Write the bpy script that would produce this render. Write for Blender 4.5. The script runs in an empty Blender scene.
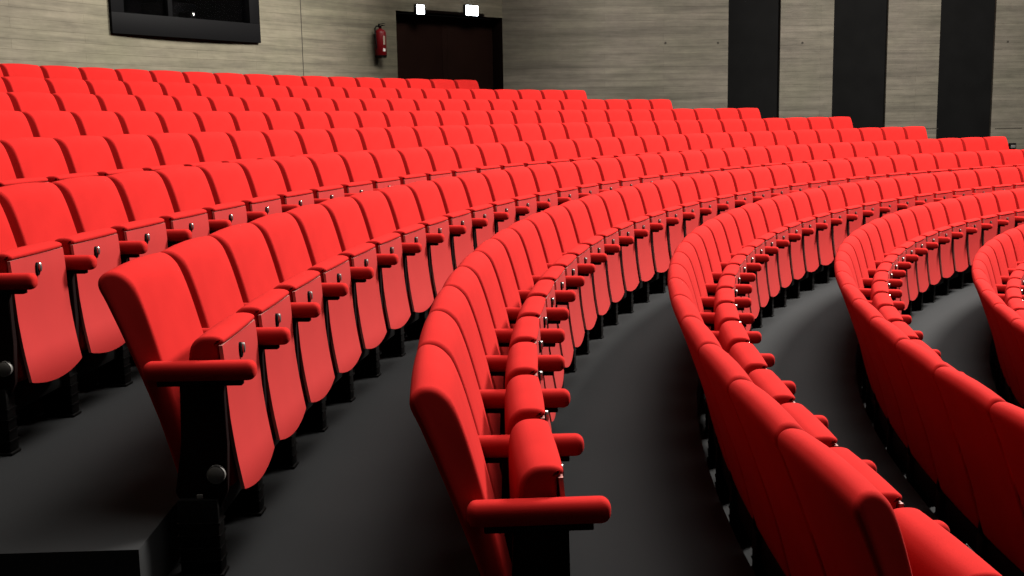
import bpy, bmesh, math, random
from mathutils import Vector, Matrix
random.seed(7)
C = bpy.context.scene
COL = C.collection
PI = math.pi

# ------------------------------------------------------------------ camera
CAM = Vector((-16.1204, -1.6721, 0.9336)); YAW, PIT, ROL, FPX = 0.12208, -0.14956, -0.01769, 1120.6
cf = Vector((math.sin(YAW)*math.cos(PIT), math.cos(YAW)*math.cos(PIT), math.sin(PIT)))
cr = Vector((math.cos(YAW), -math.sin(YAW), 0)); cu = cr.cross(cf)
cr2 = cr*math.cos(ROL) + cu*math.sin(ROL); cu2 = -cr*math.sin(ROL) + cu*math.cos(ROL)
cd = bpy.data.cameras.new('camera'); co = bpy.data.objects.new('camera', cd); COL.objects.link(co)
m = Matrix((cr2, cu2, -cf)).transposed().to_4x4(); m.translation = CAM
co.matrix_world = m; cd.sensor_width = 36; cd.lens = 36*FPX/1024; cd.clip_end = 200
C.camera = co

# ------------------------------------------------------------------ world, light, exposure
w = bpy.data.worlds.new('world'); C.world = w; w.use_nodes = True
w.node_tree.nodes['Background'].inputs[0].default_value = (1, .93, .85, 1)
w.node_tree.nodes['Background'].inputs[1].default_value = 0.02

def area(name, loc, target, size, energy, color=(1, .95, .88), spread=180):
    l = bpy.data.lights.new(name, 'AREA'); l.shape = 'DISK'; l.size = size; l.energy = energy; l.color = color
    l.spread = math.radians(spread)
    o = bpy.data.objects.new(name, l); COL.objects.link(o); o.location = loc
    o.rotation_euler = (Vector(target) - Vector(loc)).to_track_quat('-Z', 'Y').to_euler()
    return o
area('house_light', (-3.0, 11.0, 10.8), (-15.5, 7.0, 0), 3.5, 13000)
area('house_light', (-11.0, 7.0, 11.8), (-13.0, 7.0, 0), 6.0, 3200)
area('house_light', (-14.2, 2.2, 11.9), (-14.8, 2.2, 0), 6.0, 1900)
vs = C.view_settings
C.display_settings.display_device = 'sRGB'
vs.view_transform = 'Standard'; vs.look = 'None'; vs.gamma = 1; vs.use_curve_mapping = False
vs.exposure = 0.0

# ------------------------------------------------------------------ materials
def mat(name, col, rough=.6, metal=0., sheen=0., emit=None, spec=.5):
    M = bpy.data.materials.new(name); M.use_nodes = True
    b = M.node_tree.nodes['Principled BSDF']
    b.inputs['Base Color'].default_value = (*col, 1); b.inputs['Roughness'].default_value = rough
    b.inputs['Metallic'].default_value = metal; b.inputs['Specular IOR Level'].default_value = spec
    if sheen: b.inputs['Sheen Weight'].default_value = sheen; b.inputs['Sheen Tint'].default_value = (1, .3, .25, 1)
    if emit: b.inputs['Emission Color'].default_value = (*emit[0], 1); b.inputs['Emission Strength'].default_value = emit[1]
    return M
def noisy(M, c1, c2, scale, detail=3, bump=0., bscale=300, coord='Object'):
    nt = M.node_tree; N = nt.nodes; L = nt.links; b = N['Principled BSDF']
    tc = N.new('ShaderNodeTexCoord'); n = N.new('ShaderNodeTexNoise'); n.inputs['Scale'].default_value = scale; n.inputs['Detail'].default_value = detail
    r = N.new('ShaderNodeValToRGB'); r.color_ramp.elements[0].position = .35; r.color_ramp.elements[1].position = .65
    r.color_ramp.elements[0].color = (*c1, 1); r.color_ramp.elements[1].color = (*c2, 1)
    L.new(tc.outputs[coord], n.inputs['Vector']); L.new(n.outputs['Fac'], r.inputs[0]); L.new(r.outputs[0], b.inputs['Base Color'])
    if bump:
        n2 = N.new('ShaderNodeTexNoise'); n2.inputs['Scale'].default_value = bscale; n2.inputs['Detail'].default_value = 2
        bp = N.new('ShaderNodeBump'); bp.inputs['Strength'].default_value = bump; bp.inputs['Distance'].default_value = .002
        L.new(tc.outputs[coord], n2.inputs['Vector']); L.new(n2.outputs['Fac'], bp.inputs['Height']); L.new(bp.outputs[0], b.inputs['Normal'])
    return M
FABRIC = noisy(mat('red_fabric', (.32, .016, .014), .95, spec=.03), (.205, .0064, .0057), (.225, .0074, .0066), 5, bump=.15)
PANEL = noisy(mat('red_painted_plywood', (.6, .04, .04), .65, spec=.12), (.175, .0066, .0060), (.19, .0074, .0068), 3)
PLYEDGE = mat('plywood_edge', (.22, .07, .06), .6)
BLACK = mat('black_steel', (.0022, .002, .002), .6, spec=.04)
FRAME = mat('dark_side_panel', (.004, .0012, .0012), .65, spec=.03)
CHROME = mat('plate_metal', (.5, .48, .46), .3, 1.)
GREYMETAL = mat('grey_disc', (.07, .066, .062), .5, .3)
CARPET = noisy(mat('dark_carpet', (.03, .03, .03), .95, spec=.1), (.0072, .0076, .0082), (.0082, .0086, .0092), 1.2, bump=.3, bscale=500)
DOORM = noisy(mat('dark_brown_door', (.02, .01, .007), .7, spec=.02), (.0055, .0023, .0016), (.007, .003, .0021), 2)
JAMB = mat('door_jamb', (.002, .0009, .0007), .7, spec=.02)
BOOTHF = mat('booth_frame', (.0025, .0025, .0028), .6, spec=.03)
BOOTHIN = mat('booth_inside', (.001, .001, .001), .9, spec=0.)
ABLACK = noisy(mat('black_acoustic_panel', (.011, .011, .011), .95, spec=.0), (.0034, .0034, .0034), (.004, .004, .004), 2)
LAMP = mat('lamp_diffuser', (1, 1, 1), .5, emit=((.85, .93, 1), 9))
GLINT = mat('glass_glint_glow', (1, 1, 1), .5, emit=((1, .95, .85), 14))  # glow for the glints on the booth glass
REDM = mat('extinguisher_red', (.07, .0012, .0028), .4, spec=.15)
LABELM = mat('extinguisher_label', (.14, .11, .085), .5)
STICK = mat('white_sticker', (.4, .38, .36), .5)
CEILM = mat('dark_ceiling', (.03, .03, .03), .9)
GLASS = mat('booth_glass', (.4, .4, .42), .05, spec=.1)
GLASS.node_tree.nodes['Principled BSDF'].inputs['Transmission Weight'].default_value = 1.

def concrete(name, base, seed=0.):
    M = bpy.data.materials.new(name); M.use_nodes = True; nt = M.node_tree; N = nt.nodes; L = nt.links; b = N['Principled BSDF']
    b.inputs['Roughness'].default_value = .9; b.inputs['Specular IOR Level'].default_value = .2
    tc = N.new('ShaderNodeTexCoord')
    def nz(sx, sy, off, det=4, rough=.6):
        mp = N.new('ShaderNodeMapping'); mp.inputs['Scale'].default_value = (sx, sy, 1); mp.inputs['Location'].default_value = (off+seed, off*1.7, 0)
        n = N.new('ShaderNodeTexNoise'); n.inputs['Scale'].default_value = 1; n.inputs['Detail'].default_value = det; n.inputs['Roughness'].default_value = rough
        L.new(tc.outputs['UV'], mp.inputs[0]); L.new(mp.outputs[0], n.inputs['Vector']); return n.outputs['Fac']
    def ramp(fac, p0, c0, p1, c1):
        r = N.new('ShaderNodeValToRGB'); r.color_ramp.elements[0].position = p0; r.color_ramp.elements[1].position = p1
        r.color_ramp.elements[0].color = (c0, c0, c0, 1); r.color_ramp.elements[1].color = (c1, c1, c1, 1); L.new(fac, r.inputs[0]); return r.outputs[0]
    def mul(a, c):
        x = N.new('ShaderNodeMix'); x.data_type = 'RGBA'; x.blend_type = 'MULTIPLY'; x.inputs[0].default_value = 1
        L.new(a, x.inputs[6]); L.new(c, x.inputs[7]); return x.outputs[2]
    # board-marked: bricks = boards
    br = N.new('ShaderNodeTexBrick'); br.inputs['Scale'].default_value = 1; br.inputs['Brick Width'].default_value = 3.1; br.inputs['Row Height'].default_value = .125
    br.inputs['Mortar Size'].default_value = .004; br.inputs['Mortar Smooth'].default_value = .6; br.offset = .37
    br.inputs['Color1'].default_value = (.86, .86, .86, 1); br.inputs['Color2'].default_value = (1, 1, 1, 1); br.inputs['Mortar'].default_value = (.80, .79, .77, 1)
    L.new(tc.outputs['UV'], br.inputs['Vector'])
    tint = N.new('ShaderNodeValToRGB'); L.new(nz(.7, .9, 3.1), tint.inputs[0])
    tint.color_ramp.elements[0].position = .35; tint.color_ramp.elements[1].position = .65
    tint.color_ramp.elements[0].color = (base[0]*.93, base[1]*.95, base[2]*.9, 1); tint.color_ramp.elements[1].color = (base[0]*1.05, base[1]*1.02, base[2]*1.04, 1)
    c = mul(tint.outputs[0], br.outputs['Color'])
    c = mul(c, ramp(nz(.45, 6, 7.3, 5, .7), .32, .60, .62, 1.12))
    c = mul(c, ramp(nz(1.1, 16, 1.3, 3), .34, .92, .6, 1.05))
    c = mul(c, ramp(nz(5, 7, 9.2, 3), .3, .9, .6, 1.04))
    L.new(c, b.inputs['Base Color'])
    bp = N.new('ShaderNodeBump'); bp.inputs['Strength'].default_value = .5; bp.inputs['Distance'].default_value = .006
    L.new(br.outputs['Fac'], bp.inputs['Height']); bp.invert = True; L.new(bp.outputs[0], b.inputs['Normal'])
    return M
CONC = concrete('board_marked_concrete', (.094, .085, .062))
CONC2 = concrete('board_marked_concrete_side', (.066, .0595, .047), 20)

# ------------------------------------------------------------------ mesh helpers
def finish(name, bm, mats, parent=None, smooth=35):
    bmesh.ops.recalc_face_normals(bm, faces=bm.faces)
    me = bpy.data.meshes.new(name); bm.to_mesh(me); bm.free()
    for x in (mats if isinstance(mats, (list, tuple)) else [mats]): me.materials.append(x)
    if smooth:
        me.polygons.foreach_set('use_smooth', [True]*len(me.polygons)); me.set_sharp_from_angle(angle=math.radians(smooth))
    o = bpy.data.objects.new(name, me); COL.objects.link(o)
    if parent: o.parent = parent
    return o
def empty(name, loc, rz=0):
    o = bpy.data.objects.new(name, None); COL.objects.link(o); o.location = loc; o.rotation_euler = (0, 0, rz); o.empty_display_size = .2
    return o
def tag(o, label, cat, group=None):
    o['label'] = label; o['category'] = cat
    if group: o['group'] = group
    return o
def structure(o): o['kind'] = 'structure'; return o
def box(bm, x0, x1, y0, y1, z0, z1, bev=0., seg=2, mi=0):
    r = bmesh.ops.create_cube(bm, size=1); vs_ = r['verts']
    for v in vs_: v.co = Vector(((x0+x1)/2+v.co.x*(x1-x0), (y0+y1)/2+v.co.y*(y1-y0), (z0+z1)/2+v.co.z*(z1-z0)))
    fs = list({f for v in vs_ for f in v.link_faces})
    for f in fs: f.material_index = mi
    if bev:
        es = list({e for v in vs_ for e in v.link_edges})
        bmesh.ops.bevel(bm, geom=es, offset=bev, segments=seg, affect='EDGES', profile=.5)
def cyl(bm, p0, p1, r0, r1=None, seg=20, mi=0):
    p0, p1 = Vector(p0), Vector(p1); r1 = r0 if r1 is None else r1
    d = p1-p0; q = d.to_track_quat('Z', 'Y').to_matrix().to_4x4(); q.translation = (p0+p1)/2
    r = bmesh.ops.create_cone(bm, cap_ends=True, segments=seg, radius1=r0, radius2=r1, depth=d.length, matrix=q)
    for f in {f for v in r['verts'] for f in v.link_faces}: f.material_index = mi
def tube(bm, pts, r, seg=8):
    rings = []
    for i, pnt in enumerate(pts):
        pnt = Vector(pnt); t = (Vector(pts[min(i+1, len(pts)-1)])-Vector(pts[max(i-1, 0)])).normalized()
        q = t.to_track_quat('Z', 'Y')
        rings.append([bm.verts.new(pnt + q @ Vector((r*math.cos(a), r*math.sin(a), 0))) for a in [2*PI*k/seg for k in range(seg)]])
    for a, b in zip(rings, rings[1:]):
        for k in range(seg): bm.faces.new((a[k], a[(k+1) % seg], b[(k+1) % seg], b[k]))
    bm.faces.new(rings[0]); bm.faces.new(rings[-1])
def catmull(pts, n=4):
    out = []; N_ = len(pts)
    for i in range(N_):
        p0, p1, p2, p3 = [Vector(pts[(i+k-1) % N_]) for k in range(4)]
        for j in range(n):
            t = j/n; out.append(.5*((2*p1)+(-p0+p2)*t+(2*p0-5*p1+4*p2-p3)*t*t+(-p0+3*p1-3*p2+p3)*t**3))
    return out
def loft(bm, prof, width, rad, bulge=0., nedge=5, nmid=4, taper=None):
    """prof: closed (y,z) loop; swept across x with rounded side edges."""
    n = len(prof); P_ = [Vector((a, b)) for a, b in prof]
    area_ = sum(P_[i].x*P_[(i+1) % n].y-P_[(i+1) % n].x*P_[i].y for i in range(n))
    sgn = 1 if area_ > 0 else -1
    nor = []
    for i in range(n):
        e1 = (P_[i]-P_[i-1]).normalized(); e2 = (P_[(i+1) % n]-P_[i]).normalized()
        t = (e1+e2).normalized(); nor.append(Vector((t.y, -t.x))*sgn)    # outward
    xs = []
    for k in range(nedge+1):
        a = PI/2*(1-k/nedge); xs.append((-(width/2-rad)-rad*math.sin(a), rad*(1-math.cos(a))))
    for k in range(1, nmid):
        x = -(width/2-rad)+(width-2*rad)*k/nmid; xs.append((x, 0))
    xs += [(-x, d) for x, d in reversed(xs[:nedge+1])]
    rings = []
    for x, d in xs:
        b = bulge*(1-(2*x/width)**2)
        sw = 1
        rings.append([bm.verts.new((x, (P_[i]+nor[i]*(b-d)).x, (P_[i]+nor[i]*(b-d)).y)) for i in range(n)])
    for a, b in zip(rings, rings[1:]):
        for k in range(n): bm.faces.new((a[k], a[(k+1) % n], b[(k+1) % n], b[k]))
    bm.faces.new(rings[0]); bm.faces.new(rings[-1])

# ------------------------------------------------------------------ theatre chair: origin on the floor, +Y forward, +X to the near side
P = 0.55; H = 0.91; HT = 0.948          # seat pitch, height of the backrest corner above its floor
BACKP = [(.178, -.640), (.121, -.44), (.040, -.22), (-.013, -.09), (-.034, -.045), (-.034, -.020), (-.022, -.004), (-.003, .003), (.022, -.001), (.046, -.017), (.068, -.048),
         (.098, -.13), (.132, -.25), (.160, -.36), (.205, -.56), (.218, -.625), (.20, -.648)]
PADP = [(.232, -.62), (.214, -.45), (.210, -.30), (.213, -.245), (.224, -.214), (.246, -.197), (.272, -.193), (.298, -.195), (.3145, -.203), (.3135, -.215), (.302, -.222), (.302, -.27), (.305, -.43), (.328, -.60), (.318, -.64), (.27, -.65)]
def up(pr, n=3): return [(v.x, v.y+H) for v in catmull([(a, b) for a, b in pr], n)]
def mk_back(parent):
    bm = bmesh.new(); loft(bm, up(BACKP), .480, .014, .003)
    for v in bm.verts:
        if v.co.z > H-.09: v.co.z += (.006*(1-(v.co.x/.240)**2)-.002)*min(1, (v.co.z-H+.09)/.06)
        t = max(0, min(1, (v.co.y-(-.038+(H-v.co.z)*.30))/.085)); v.co.x *= 1.13-.13*t
    return finish('backrest', bm, FABRIC, parent, 60)
def mk_pad(parent):
    bm = bmesh.new(); loft(bm, up(PADP), .442, .014, .003)
    for v in bm.verts: v.co.x += .015
    return finish('seat_cushion', bm, FABRIC, parent, 50)
PLINE = [(.3035, -.219), (.3085, -.275), (.311, -.36), (.316, -.44), (.328, -.54), (.347, -.65)]
def mk_panel(parent):
    bm = bmesh.new(); W = .446; nx = 14; T = .011
    def pt(x, s, th):
        zb = -.65 - .030*(1-(2*x/W)**2)
        z = -.219 + (zb+.219)*s
        for a, b in zip(PLINE, PLINE[1:]):
            if z >= b[1] or b is PLINE[-1]:
                t = (z-a[1])/(b[1]-a[1]); y = a[0]+(b[0]-a[0])*t; break
        return (x+.017, y+th, z+H)
    ns = 10; F = [[bm.verts.new(pt(-W/2+W*i/nx, j/ns, T)) for j in range(ns+1)] for i in range(nx+1)]
    B = [[bm.verts.new(pt(-W/2+W*i/nx, j/ns, 0)) for j in range(ns+1)] for i in range(nx+1)]
    for i in range(nx):
        for j in range(ns):
            bm.faces.new((F[i][j], F[i+1][j], F[i+1][j+1], F[i][j+1])); bm.faces.new((B[i][j], B[i][j+1], B[i+1][j+1], B[i+1][j]))
    def strip(a, b):
        for k in range(len(a)-1): bm.faces.new((a[k], a[k+1], b[k+1], b[k])).material_index = 1
    strip([F[i][0] for i in range(nx+1)], [B[i][0] for i in range(nx+1)]); strip([F[i][-1] for i in range(nx+1)], [B[i][-1] for i in range(nx+1)])
    strip(F[0], B[0]); strip(F[-1], B[-1])
    return finish('seat_panel', bm, [PANEL, PLYEDGE], parent, 40)
def mk_plate(parent):
    bm = bmesh.new(); x0 = .040; z0 = H-.266; y0 = .319
    def disc(cx, cz, rx, rz, ya, yb, mi, n=20):
        r1 = [bm.verts.new((cx+rx*math.cos(2*PI*k/n), ya, cz+rz*math.sin(2*PI*k/n))) for k in range(n)]
        r2 = [bm.verts.new((cx+rx*math.cos(2*PI*k/n), yb, cz+rz*math.sin(2*PI*k/n))) for k in range(n)]
        r3 = [bm.verts.new((cx+rx*.8*math.cos(2*PI*k/n), yb+.002, cz+rz*.8*math.sin(2*PI*k/n))) for k in range(n)]
        fs = [bm.faces.new(r1), bm.faces.new(r3)]
        for a, b in ((r1, r2), (r2, r3)):
            for k in range(n): fs.append(bm.faces.new((a[k], a[(k+1) % n], b[(k+1) % n], b[k])))
        for f in fs: f.material_index = mi
    disc(x0+.002, z0-.004, .014, .024, y0-.002, y0+.006, 1); disc(x0-.001, z0+.002, .0095, .0165, y0+.0065, y0+.013, 0)
    return finish('number_plate', bm, [CHROME, BLACK], parent, 40)
def mk_arm(parent, x):
    bm = bmesh.new(); box(bm, x-.030, x+.030, .090, .418, H-.313, H-.256, .023, 5)
    o = finish('armrest', bm, FABRIC, parent, 60)
    bm = bmesh.new(); box(bm, x-.016, x+.016, .13, .378, H-.327, H-.312, .003)
    finish('armrest_bracket', bm, BLACK, o, 40); return o
def mk_frame(parent, x, end=0):
    bm = bmesh.new()
    y = [(.196, -.325), (.322, -.325), (.325, -.5), (.318, -.64), (.29, -.70), (.19, -.70), (.165, -.64), (.190, -.5)]
    t = .014
    a = [bm.verts.new((x-t, p_, q+H)) for p_, q in y]; b = [bm.verts.new((x+t, p_, q+H)) for p_, q in y]
    bm.faces.new(a); bm.faces.new(b)
    for k in range(len(y)): bm.faces.new((a[k], a[(k+1) % 8], b[(k+1) % 8], b[k]))
    bmesh.ops.bevel(bm, geom=bm.edges[:], offset=.003, segments=2, affect='EDGES')
    o = finish('side_frame', bm, FRAME, parent, 40)
    if end:
        bm = bmesh.new(); s = end
        cyl(bm, (x+s*.014, .290, H-.585), (x+s*.030, .290, H-.585), .027, seg=28); cyl(bm, (x+s*.030, .290, H-.585), (x+s*.034, .290, H-.585), .024, .019, 28)
        d = finish('hinge_cap', bm, GREYMETAL, o, 40); d['label'] = 'grey round hinge cap'
        bm = bmesh.new(); box(bm, min(x+s*.014, x+s*.022), max(x+s*.014, x+s*.022), .228, .246, H-.675, H-.645, .003)
        finish('row_letter_tab', bm, GREYMETAL, o, 40)
    return o
def mk_leg(parent, x):
    bm = bmesh.new(); box(bm, x-.034, x+.034, .172, .292, .012, H-.66, .005)
    for k in range(4): box(bm, x-.036, x+.036, .169, .295, .05+k*.04, .056+k*.04, 0)
    box(bm, x-.037, x+.037, .165, .298, 0, .012, .003)
    return finish('leg', bm, BLACK, parent, 40)
def mk_rail(parent):
    bm = bmesh.new(); box(bm, -P/2+.04, P/2-.045, .19, .26, H-.775, H-.675, .004)
    return finish('support_rail', bm, BLACK, parent, 40)

def remap(objs):
    for o in objs:
        for v in o.data.vertices:
            z, y = v.co.z, v.co.y
            if z > .26: v.co.z = HT+1.062*(z-H)
            if y > .15: v.co.y = y+(y-.15)*.045
proto = empty('theatre_chair', (0, 0, 0))
mk_back(proto); mk_pad(proto); pan = mk_panel(proto); mk_plate(pan); mk_arm(proto, P/2); mk_frame(proto, P/2); mk_leg(proto, P/2); mk_rail(proto)
remap([c for c in proto.children_recursive])
proto_end = empty('theatre_chair', (0, 0, 0))           # outer chair at the near aisle: hinge cap shows on its side frame
for ch in list(proto.children):
    if ch.name.startswith('side_frame'): continue
    c = ch.copy(); COL.objects.link(c); c.parent = proto_end
    for g in ch.children: d = g.copy(); COL.objects.link(d); d.parent = c
remap([f_ for f_ in (lambda r: [r]+list(r.children))(mk_frame(proto_end, P/2, 1))])
def dup(root):
    r = root.copy(); COL.objects.link(r)
    for ch in list(root.children):
        c = ch.copy(); COL.objects.link(c); c.parent = r
        for g in ch.children: d = g.copy(); COL.objects.link(d); d.parent = c
    return r
used = {}
def new_chair(kind):
    src = proto_end if kind == 'end' else proto
    if not used.get(kind): used[kind] = src; return src
    return dup(src)

ORD = ['', 'first', 'second', 'third', 'fourth', 'fifth', 'sixth', 'seventh', 'eighth', 'ninth', 'tenth', 'eleventh', 'twelfth', 'thirteenth', 'fourteenth',
       'fifteenth', 'sixteenth', 'seventeenth', 'eighteenth', 'nineteenth', 'twentieth']
TENS = {20: 'twenty', 30: 'thirty', 40: 'fortieth'}
def ordn(n):
    if n <= 20: return ORD[n]
    if n == 30: return 'thirtieth'
    return TENS[n//10*10] + '-' + ORD[n % 10]
# row: radius, corner height, angle of seam 0, first chair index, last chair index (chair i lies between seams i-1 and i)
ROWS = {1: (22.4234, 1.5810, 2.6319, -1, 15),
        2: (21.4933, 1.3954, 2.7003, -1, 20),
        3: (20.5726, 1.2164, 2.7220, -1, 22),
        4: (19.6815, 1.0452, 2.7984, -1, 26),
        5: (18.8320, 0.8688, 2.8770, -1, 30),
        6: (17.9557, 0.6842, 2.9346, -1, 32),
        7: (17.0059, 0.4988, 3.0049, 0, 34),
        8: (16.0383, 0.3209, 3.0542, 0, 33),
        9: (15.1013, 0.1333, 3.0361, -1, 28),
        10: (14.1218, -0.0546, 2.9706, -3, 21),
        11: (13.1685, -0.2547, 2.7266, -3, 9)}
ROWNAME = {1: 'back row', 2: 'second row from the back', 3: 'third row from the back', 4: 'fourth row from the back', 5: 'fifth row from the back',
           6: 'sixth row from the back', 7: 'fifth row from the front', 8: 'fourth row from the front', 9: 'third row from the front', 10: 'second row from the front', 11: 'front row'}
RIGHT_END = {1, 2, 3, 4, 5, 6, 7}; NEAR_END = {6, 7, 8, 9}
for k, (R, h, t0, i0, i1) in ROWS.items():
    n = i1-i0+1
    for i in range(i0, i1+1):
        near = (i == i0 and k in NEAR_END)
        o = new_chair('end' if near else 'mid')
        a = t0-(i-.5)*P/R
        o.location = (R*math.cos(a), R*math.sin(a), h-HT); o.rotation_euler = (0, 0, a+PI/2)
        fn = i-i0+1; fr = i1-i+1
        if near: lab = 'red theatre seat at the near aisle end of the ' + ROWNAME[k]
        elif k in RIGHT_END and i == i1: lab = 'red theatre seat at the far right end of the ' + ROWNAME[k]
        elif k in NEAR_END and (k > 7 or fn <= n//2): lab = 'red theatre seat, %s from the near aisle end of the %s' % (ordn(fn), ROWNAME[k])
        elif k in RIGHT_END: lab = 'red theatre seat, %s from the right end of the %s' % (ordn(fr), ROWNAME[k])
        else: lab = 'red theatre seat, %s from the upper right frame edge, %s' % (ordn(fr), ROWNAME[k])
        tag(o, lab, 'theatre seat', 'red theatre seats in the ' + ROWNAME[k])
        if i == i1:
            ex = [mk_arm(o, -P/2), mk_frame(o, -P/2), mk_leg(o, -P/2)]; remap(ex + list(ex[0].children))

# ------------------------------------------------------------------ tiers (floor)
WALL_R = 24.0
def on_circle(u, R, v=60):
    d = cf + cr2*((u-512)/FPX) - cu2*((v-288)/FPX)
    A = d.x**2+d.y**2; B = 2*(CAM.x*d.x+CAM.y*d.y); Cc = CAM.x**2+CAM.y**2-R*R
    s = (-B+math.sqrt(B*B-4*A*Cc))/2/A; X = CAM+d*s; return X
corner = on_circle(503, WALL_R); CORNER_A = math.atan2(corner.y, corner.x)
d800 = cf + cr2*((800-512)/FPX) - cu2*((110-288)/FPX)
wa = math.atan2(d800.y, d800.x)-PI/2+math.radians(20)
WD = Vector((math.cos(wa), math.sin(wa), 0)); WN = Vector((WD.y, -WD.x, 0))     # along the side wall; into the hall
c0 = Vector((corner.x, corner.y, 0))
def wall_angle(r):
    """polar angle at which the circle of radius r meets the side wall line"""
    b = c0.dot(WD); cc = c0.dot(c0)-r*r; s = -b+math.sqrt(max(b*b-cc, 0))
    if b*b-cc < 0: s = -b
    X = c0+WD*s; return math.atan2(X.y, X.x), s
def ring(name, r0, r1, a0, a1, ztop, zbot, mat_, n=60):
    bm = bmesh.new(); g = []
    for k in range(n+1):
        a = a0+(a1-a0)*k/n
        g.append([bm.verts.new((r*math.cos(a), r*math.sin(a), z)) for r, z in ((r0, ztop), (r1, ztop), (r1, zbot), (r0, zbot))])
    for a, b in zip(g, g[1:]):
        for k in range(4): bm.faces.new((a[k], a[(k+1) % 4], b[(k+1) % 4], b[k]))
    bm.faces.new(g[0]); bm.faces.new(g[-1])
    return structure(finish(name, bm, mat_, None, 30))
FZ = {k: v[1]-HT for k, v in ROWS.items()}
ZB = -1.9
LEFT = {k: 3.053 for k in range(1, 7)}; LEFT.update({7: 3.12, 8: 3.32, 9: 3.32, 10: 3.32, 11: 3.32})
for k in range(1, 12):
    R = ROWS[k][0]
    r_in = ROWS[k+1][0]-.12 if k < 11 else 9.0
    r_out = R-.12 if k > 1 else WALL_R
    a_end = 1.55 if k > 6 else ROWS[k][2]-ROWS[k][4]*P/R-.06
    ring('floor', r_in, r_out, LEFT[k], max(a_end, CORNER_A) if k == 1 else a_end, FZ[k], ZB, CARPET)
ring('floor', ROWS[7][0]-.12, WALL_R, 3.40, 3.0532, FZ[7], ZB, CARPET)          # landing of the side aisle
ring('floor', ROWS[8][0]-.12, ROWS[7][0]-.12, 3.40, 3.1202, FZ[8], ZB, CARPET)

ring('floor', ROWS[7][0]-.12, WALL_R, 2.6, 1.55, FZ[7]-.05, ZB-.1, CARPET)       # lower level of the aisle by the side wall
# ------------------------------------------------------------------ walls
def uv_grid(bm, pts_u, zs, fn, hole=None):
    uvl = bm.loops.layers.uv.verify(); V = {}
    for i, u in enumerate(pts_u):
        for j, z in enumerate(zs): V[i, j] = bm.verts.new(fn(u, z))
    for i in range(len(pts_u)-1):
        for j in range(len(zs)-1):
            if hole and hole((pts_u[i]+pts_u[i+1])/2, (zs[j]+zs[j+1])/2): continue
            f = bm.faces.new((V[i, j], V[i+1, j], V[i+1, j+1], V[i, j+1]))
            for l, (a, b) in zip(f.loops, ((i, j), (i+1, j), (i+1, j+1), (i, j+1))): l[uvl].uv = (pts_u[a], zs[b])
def ang_at(u, v=50): X = on_circle(u, WALL_R, v); return math.atan2(X.y, X.x)
ZC = 12.5
WA0, WA1 = ang_at(110, 20), ang_at(257, 20); DA0, DA1 = ang_at(397), ang_at(503)-.0
WZ0, WZ1 = on_circle(180, WALL_R, 37.5).z, 3.5; DZ0, DZ1 = FZ[1], on_circle(450, WALL_R, 14.5).z
def arc(u, z, r=WALL_R): return (r*math.cos(u/WALL_R), r*math.sin(u/WALL_R), z)
us = sorted(set([CORNER_A*WALL_R+k*(3.25-CORNER_A)*WALL_R/80 for k in range(81)] + [WA0*WALL_R, WA1*WALL_R, DA0*WALL_R, DA1*WALL_R]))
bm = bmesh.new()
uv_grid(bm, us, [ZB, DZ0, 1.2, WZ0, DZ1, WZ1, 5, ZC], arc,
        lambda u, z: (WA1*WALL_R < u < WA0*WALL_R and WZ0 < z < WZ1) or (DA1*WALL_R < u < DA0*WALL_R and DZ0 < z < DZ1))
structure(finish('wall_back', bm, CONC, None, 30))
# recessed doorway with two leaves
def facet(u, r): return Vector((r*math.cos(u), r*math.sin(u), 0))
def wallframe(a_mid, r=WALL_R):
    """matrix of a frame standing on the back wall: x along the wall (to the right), y out of the wall into the hall"""
    return facet(a_mid, r), a_mid+PI/2
am = (DA0+DA1)/2; loc, rz = wallframe(am); hw = (DA0-DA1)/2*WALL_R
door = structure(empty('door_1', (loc.x, loc.y, DZ0), rz)); dh = DZ1-DZ0
bm = bmesh.new()      # reveal: two jambs, a head and the back board
for s in (-1, 1): box(bm, min(s*hw, s*(hw+.04)), max(s*hw, s*(hw+.04)), -.32, .015, 0, dh, .004)
box(bm, -hw-.04, hw+.04, -.32, .015, dh, dh+.05, .004)
finish('door_frame', bm, JAMB, door, 30)
for s in (-1, 1):
    bm = bmesh.new(); x0, x1 = (-hw+.01, -.004) if s < 0 else (.004, hw-.01)
    box(bm, x0, x1, -.30, -.24, .01, dh-.01, .004)
    box(bm, x0+.12, x1-.12, -.245, -.232, .15, dh-.2, .006)
    leaf = finish('door_leaf', bm, DOORM, door, 30)
    bm = bmesh.new(); xh = -.09 if s < 0 else .09
    cyl(bm, (xh, -.24, 1.0), (xh, -.18, 1.0), .012); box(bm, xh-.07 if s < 0 else xh-.012, xh+.012 if s < 0 else xh+.07, -.19, -.175, .99, 1.012, .004)
    finish('door_handle', bm, BLACK, leaf, 30)
# projection booth window
am = (WA0+WA1)/2; loc, rz = wallframe(am); hw = (WA0-WA1)/2*WALL_R; hh = WZ1-WZ0
loc = facet(am, WALL_R-.055)
win = structure(empty('window_1', (loc.x, loc.y, WZ0), rz))
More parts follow.
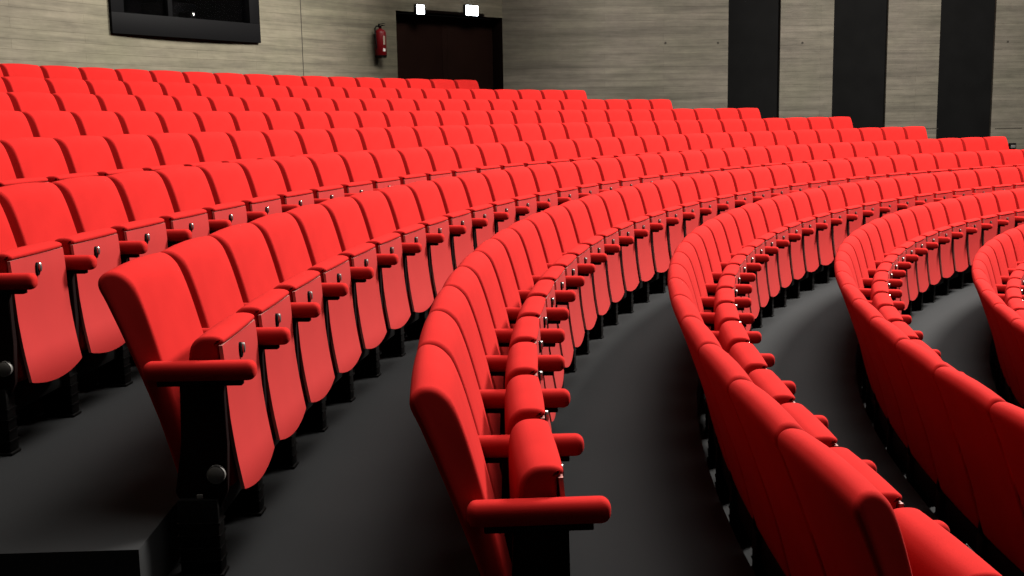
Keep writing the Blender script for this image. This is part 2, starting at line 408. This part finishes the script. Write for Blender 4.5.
# local +x is the near side (left in the picture)
bm = bmesh.new(); fb = .27; fs = .20
box(bm, -hw-.01, hw+.01, -.10, .035, -.01, fb, .004); box(bm, -hw-.01, hw+.01, -.10, .035, hh-.12, hh+.01, .004)
box(bm, -hw-.01, -hw+fs, -.10, .034, fb, hh-.12, .004); box(bm, hw-fs, hw+.01, -.10, .034, fb, hh-.12, .004)
finish('window_frame', bm, BOOTHF, win, 30)
xm = hw-1.02
bm = bmesh.new(); box(bm, xm-.04, xm+.04, -.09, .0, fb, hh-.12, .004); finish('window_mullion', bm, BOOTHF, win, 30)
for x0, x1 in ((-hw+fs, xm-.04), (xm+.04, hw-fs)):
    bm = bmesh.new(); box(bm, x0, x1, -.060, -.052, fb, hh-.12); finish('window_pane', bm, GLASS, win, 30)
bm = bmesh.new()
for (a, b, c, d, e, f) in ((-hw, hw, -1.75, -1.7, -.6, hh+.3), (-hw-.05, -hw, -1.7, -.11, -.6, hh+.3), (hw, hw+.05, -1.7, -.11, -.6, hh+.3), (-hw, hw, -1.7, -.11, -.65, -.6), (-hw, hw, -1.7, -.11, hh+.3, hh+.35)):
    box(bm, a, b, c, d, e, f)
o = structure(finish('wall_booth', bm, BOOTHIN, None, 30)); o.location = (loc.x, loc.y, WZ0); o.rotation_euler = (0, 0, rz)
pj = tag(empty('film_projector', (*(Vector((loc.x, loc.y, 0)) + Matrix.Rotation(rz, 3, 'Z') @ Vector((-.32, -.75, 0))).xy, WZ0-.6), rz),
         'dark projector with two glowing glint discs behind the booth glass', 'projector')
bm = bmesh.new(); box(bm, -.28, .28, -.3, .25, .75, 1.15, .02); finish('body', bm, BLACK, pj, 30)
bm = bmesh.new(); cyl(bm, (0, .25, .95), (0, .42, .95), .07, .06); finish('lens', bm, BLACK, pj, 30)
bm = bmesh.new(); box(bm, -.2, .2, -.2, .2, 0, .04, .01); cyl(bm, (0, 0, .04), (0, 0, .75), .06); finish('pedestal', bm, BLACK, pj, 30)
for x, z in ((-.20, .99), (-.165, .84)):
    bm = bmesh.new(); cyl(bm, (x, .249, z), (x, .266, z), .02); finish('glint_disc', bm, GLINT, pj, 30)  # glowing discs stand in for bright reflections on the booth glass

# side wall: concrete piers with black panels set between them
def along(u, v=60):
    d = cf + cr2*((u-512)/FPX) - cu2*((v-288)/FPX)
    nn = Vector((-WD.y, WD.x, 0)); s = (c0-Vector((CAM.x, CAM.y, 0))).dot(nn)/Vector((d.x, d.y, 0)).dot(nn)
    X = CAM+d*s; X.z = 0; return (X-c0).dot(WD)
edges = [0]+[along(u) for u in (728, 780, 833, 887, 939, 994)]
step_ = edges[5]-edges[3]; pw = edges[6]-edges[5]
edges += [edges[5]+step_, edges[6]+step_, edges[5]+2*step_, edges[6]+2*step_, edges[5]+2*step_+4.2]
rzw = wa
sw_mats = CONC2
def sidewall_piece(name, s0, s1, depth, mat_, z0, z1):
    bm = bmesh.new(); uvl = bm.loops.layers.uv.verify()
    # front face toward the hall at -depth*WN.. local x along the wall, local -y into the hall
    vs_ = [bm.verts.new(v) for v in ((s0, -depth, z0), (s1, -depth, z0), (s1, -depth, z1), (s0, -depth, z1), (s0, .3, z0), (s1, .3, z0), (s1, .3, z1), (s0, .3, z1))]
    for q in ((0, 1, 2, 3), (0, 3, 7, 4), (1, 5, 6, 2), (4, 7, 6, 5), (3, 2, 6, 7), (0, 4, 5, 1)):
        f = bm.faces.new([vs_[k] for k in q])
        for l in f.loops: l[uvl].uv = (l.vert.co.x+l.vert.co.y, l.vert.co.z)
    o = finish(name, bm, mat_, None, 30); o.location = (c0.x, c0.y, 0); o.rotation_euler = (0, 0, rzw); return structure(o)
for k in range(0, len(edges)-1):
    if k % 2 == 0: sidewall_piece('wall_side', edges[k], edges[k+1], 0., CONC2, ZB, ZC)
    else:
        bm = bmesh.new(); box(bm, edges[k]+.001, edges[k+1]-.001, .05, .25, ZB+.05, ZC-.05, .006)
        o = finish('acoustic_panel', bm, ABLACK, None, 30); o.location = (c0.x, c0.y, 0); o.rotation_euler = (0, 0, rzw)
        if k < 6: tag(o, ['', 'leftmost tall black panel on the concrete wall, nearest the door', '', 'middle tall black panel on the concrete wall', '',
                          'rightmost tall black panel on the concrete wall'][k], 'wall panel', 'tall black panels on the side wall')
        else: structure(o); o.name = 'trim_%d' % k

# ceiling
bm = bmesh.new(); box(bm, -1.5, 1.1, -.4, .4, -1.3, 1.5, .05)          # unseen block added to cast shade on the wall by the door
o = structure(finish('light_blocker', bm, CEILM, None, 30)); o.location = (-10.1, 16.1, 6.0); o.rotation_euler = (0, 0, math.atan2(9, -10)-PI/2)
bm = bmesh.new()
for x in (-1, 1): cyl(bm, (x, 0, 1.4), (x, 0, ZC-6.0), .012)
o2 = finish('blocker_cable', bm, BLACK, o, 30)  # cables of the added block, also unseen
bm = bmesh.new(); box(bm, -25, 6, -8, 25, ZC, ZC+.2); structure(finish('ceiling', bm, CEILM, None, 0))

# emergency lights above the door
for (u, v, ww, hh_, lab) in ((420, 9.6, .17, .16, 'small square lit emergency light above the dark door'), (471.5, 10.6, .29, .18, 'wide lit emergency light above the dark door, right of the square one')):
    X = on_circle(u, WALL_R-.06, v); a = math.atan2(X.y, X.x)
    e = tag(empty('emergency_light', (X.x, X.y, X.z), a+PI/2), lab, 'emergency light', 'emergency lights above the door')
    bm = bmesh.new(); box(bm, -ww/2-.012, ww/2+.012, -.055, .0, -hh_/2-.012, hh_/2+.012, .008); finish('housing', bm, BLACK, e, 30)
    bm = bmesh.new(); box(bm, -ww/2, ww/2, .0, .03, -hh_/2, hh_/2, .012); finish('diffuser', bm, LAMP, e, 30)

# fire extinguisher on its wall hook
X = on_circle(381, WALL_R-.13, 56); a = math.atan2(X.y, X.x)
fe = tag(empty('fire_extinguisher', (X.x, X.y, X.z), a+PI/2), 'red fire extinguisher hanging on the concrete wall left of the door', 'fire extinguisher')
fe.scale = (1.15, 1.15, .86)
bm = bmesh.new()
prof_ = [(0, .0), (.075, .0), (.085, .012), (.085, .44), (.078, .475), (.055, .505), (.03, .52), (.022, .535), (0, .535)]
n = 28; rr = [[bm.verts.new((r*math.cos(2*PI*k/n), r*math.sin(2*PI*k/n), z)) for k in range(n)] for r, z in prof_[1:-1]]
for A_, B_ in zip(rr, rr[1:]):
    for k in range(n): bm.faces.new((A_[k], A_[(k+1) % n], B_[(k+1) % n], B_[k]))
bm.faces.new(rr[0]); bm.faces.new(rr[-1]); finish('cylinder', bm, REDM, fe, 40)
bm = bmesh.new(); cyl(bm, (0, 0, -.035), (0, 0, .012), .083, .087, 28); finish('foot_ring', bm, BLACK, fe, 40)
bm = bmesh.new(); cyl(bm, (0, 0, .53), (0, 0, .575), .024); box(bm, -.02, .02, -.06, .09, .575, .590, .004); box(bm, -.016, .016, -.03, .10, .608, .62, .004)
box(bm, -.012, .012, -.03, -.015, .58, .615, .002); finish('valve_handle', bm, BLACK, fe, 40)
bm = bmesh.new(); tube(bm, [(.02, 0, .56), (.07, .0, .57), (.10, 0, .52), (.108, .01, .40), (.105, .02, .25), (.100, .02, .14)], .012); finish('hose', bm, BLACK, fe, 60)
def wrap(a0, a1, z0, z1, r, name, mt):
    bm = bmesh.new(); g = []
    for k in range(9):
        t = a0+(a1-a0)*k/8; g.append([bm.verts.new((rr_*math.cos(t), rr_*math.sin(t), z)) for rr_, z in ((r, z0), (r, z1), (r-.003, z1), (r-.003, z0))])
    for A_, B_ in zip(g, g[1:]):
        for k in range(4): bm.faces.new((A_[k], A_[(k+1) % 4], B_[(k+1) % 4], B_[k]))
    bm.faces.new(g[0]); bm.faces.new(g[-1]); return finish(name, bm, mt, fe, 40)
wrap(PI*.42, PI*.56, .21, .38, .0875, 'instruction_label', LABELM); wrap(PI*.40, PI*.56, .085, .14, .0875, 'white_sticker', STICK)
bm = bmesh.new(); box(bm, -.03, .03, -.13, -.115, .3, .5, .003); box(bm, -.012, .012, -.118, -.075, .42, .45, .003); finish('wall_bracket', bm, BLACK, fe, 40)

# small dark fixture low on the side wall
s_ = along(1011.5, 146); d = cf + cr2*((1011.5-512)/FPX) - cu2*((146-288)/FPX)
X = c0+WD*s_; dist = (Vector((X.x, X.y, 0))-Vector((CAM.x, CAM.y, 0))).length/Vector((d.x, d.y, 0)).length; zz = CAM.z+d.z*dist
st = tag(empty('step_light', (X.x, X.y, zz), rzw), 'small black fixture low on the concrete wall behind the right row ends', 'wall light')
bm = bmesh.new(); box(bm, -.07, .07, -.06, .0, -.06, .06, .01); finish('housing', bm, BLACK, st, 30)
bm = bmesh.new(); box(bm, -.05, .05, -.066, -.058, -.04, .02, .003); finish('lens_cover', bm, GREYMETAL, st, 30)

# joints and tie holes of the concrete walls
JOINT = mat('joint_shadow_gap', (.02, .018, .015), .9, spec=.05)
aj = ang_at(302, 40); bm = bmesh.new(); box(bm, -.006, .006, -.01, .003, 0, 2.6)
o = structure(finish('trim_joint', bm, JOINT, None, 30)); o.location = (*facet(aj, WALL_R).xy, .7); o.rotation_euler = (0, 0, aj+PI/2)
def side_at(u, v):
    q = along(u, v); d = cf + cr2*((u-512)/FPX) - cu2*((v-288)/FPX); X = c0+WD*q
    return q, CAM.z+d.z*(Vector((X.x, X.y, 0))-Vector((CAM.x, CAM.y, 0))).length/Vector((d.x, d.y, 0)).length
for u0, u1, v in ((889, 938, 129.5), (995, 1022, 128.6)):
    a_, z_ = side_at(u0, v); b_, _ = side_at(u1, v)
    bm = bmesh.new(); box(bm, a_, b_, -.003, .01, z_-.007, z_+.007)
    o = structure(finish('trim_joint', bm, JOINT, None, 30)); o.location = (c0.x, c0.y, 0); o.rotation_euler = (0, 0, rzw)
for u, v in ((665.5, 43), (718, 42.8), (802.5, 42.8), (1007.8, 41.7)):
    a_, z_ = side_at(u, v); bm = bmesh.new(); cyl(bm, (a_, -.003, z_), (a_, .02, z_), .022, seg=16)
    o = structure(finish('trim_tie_hole', bm, JOINT, None, 30)); o.location = (c0.x, c0.y, 0); o.rotation_euler = (0, 0, rzw)
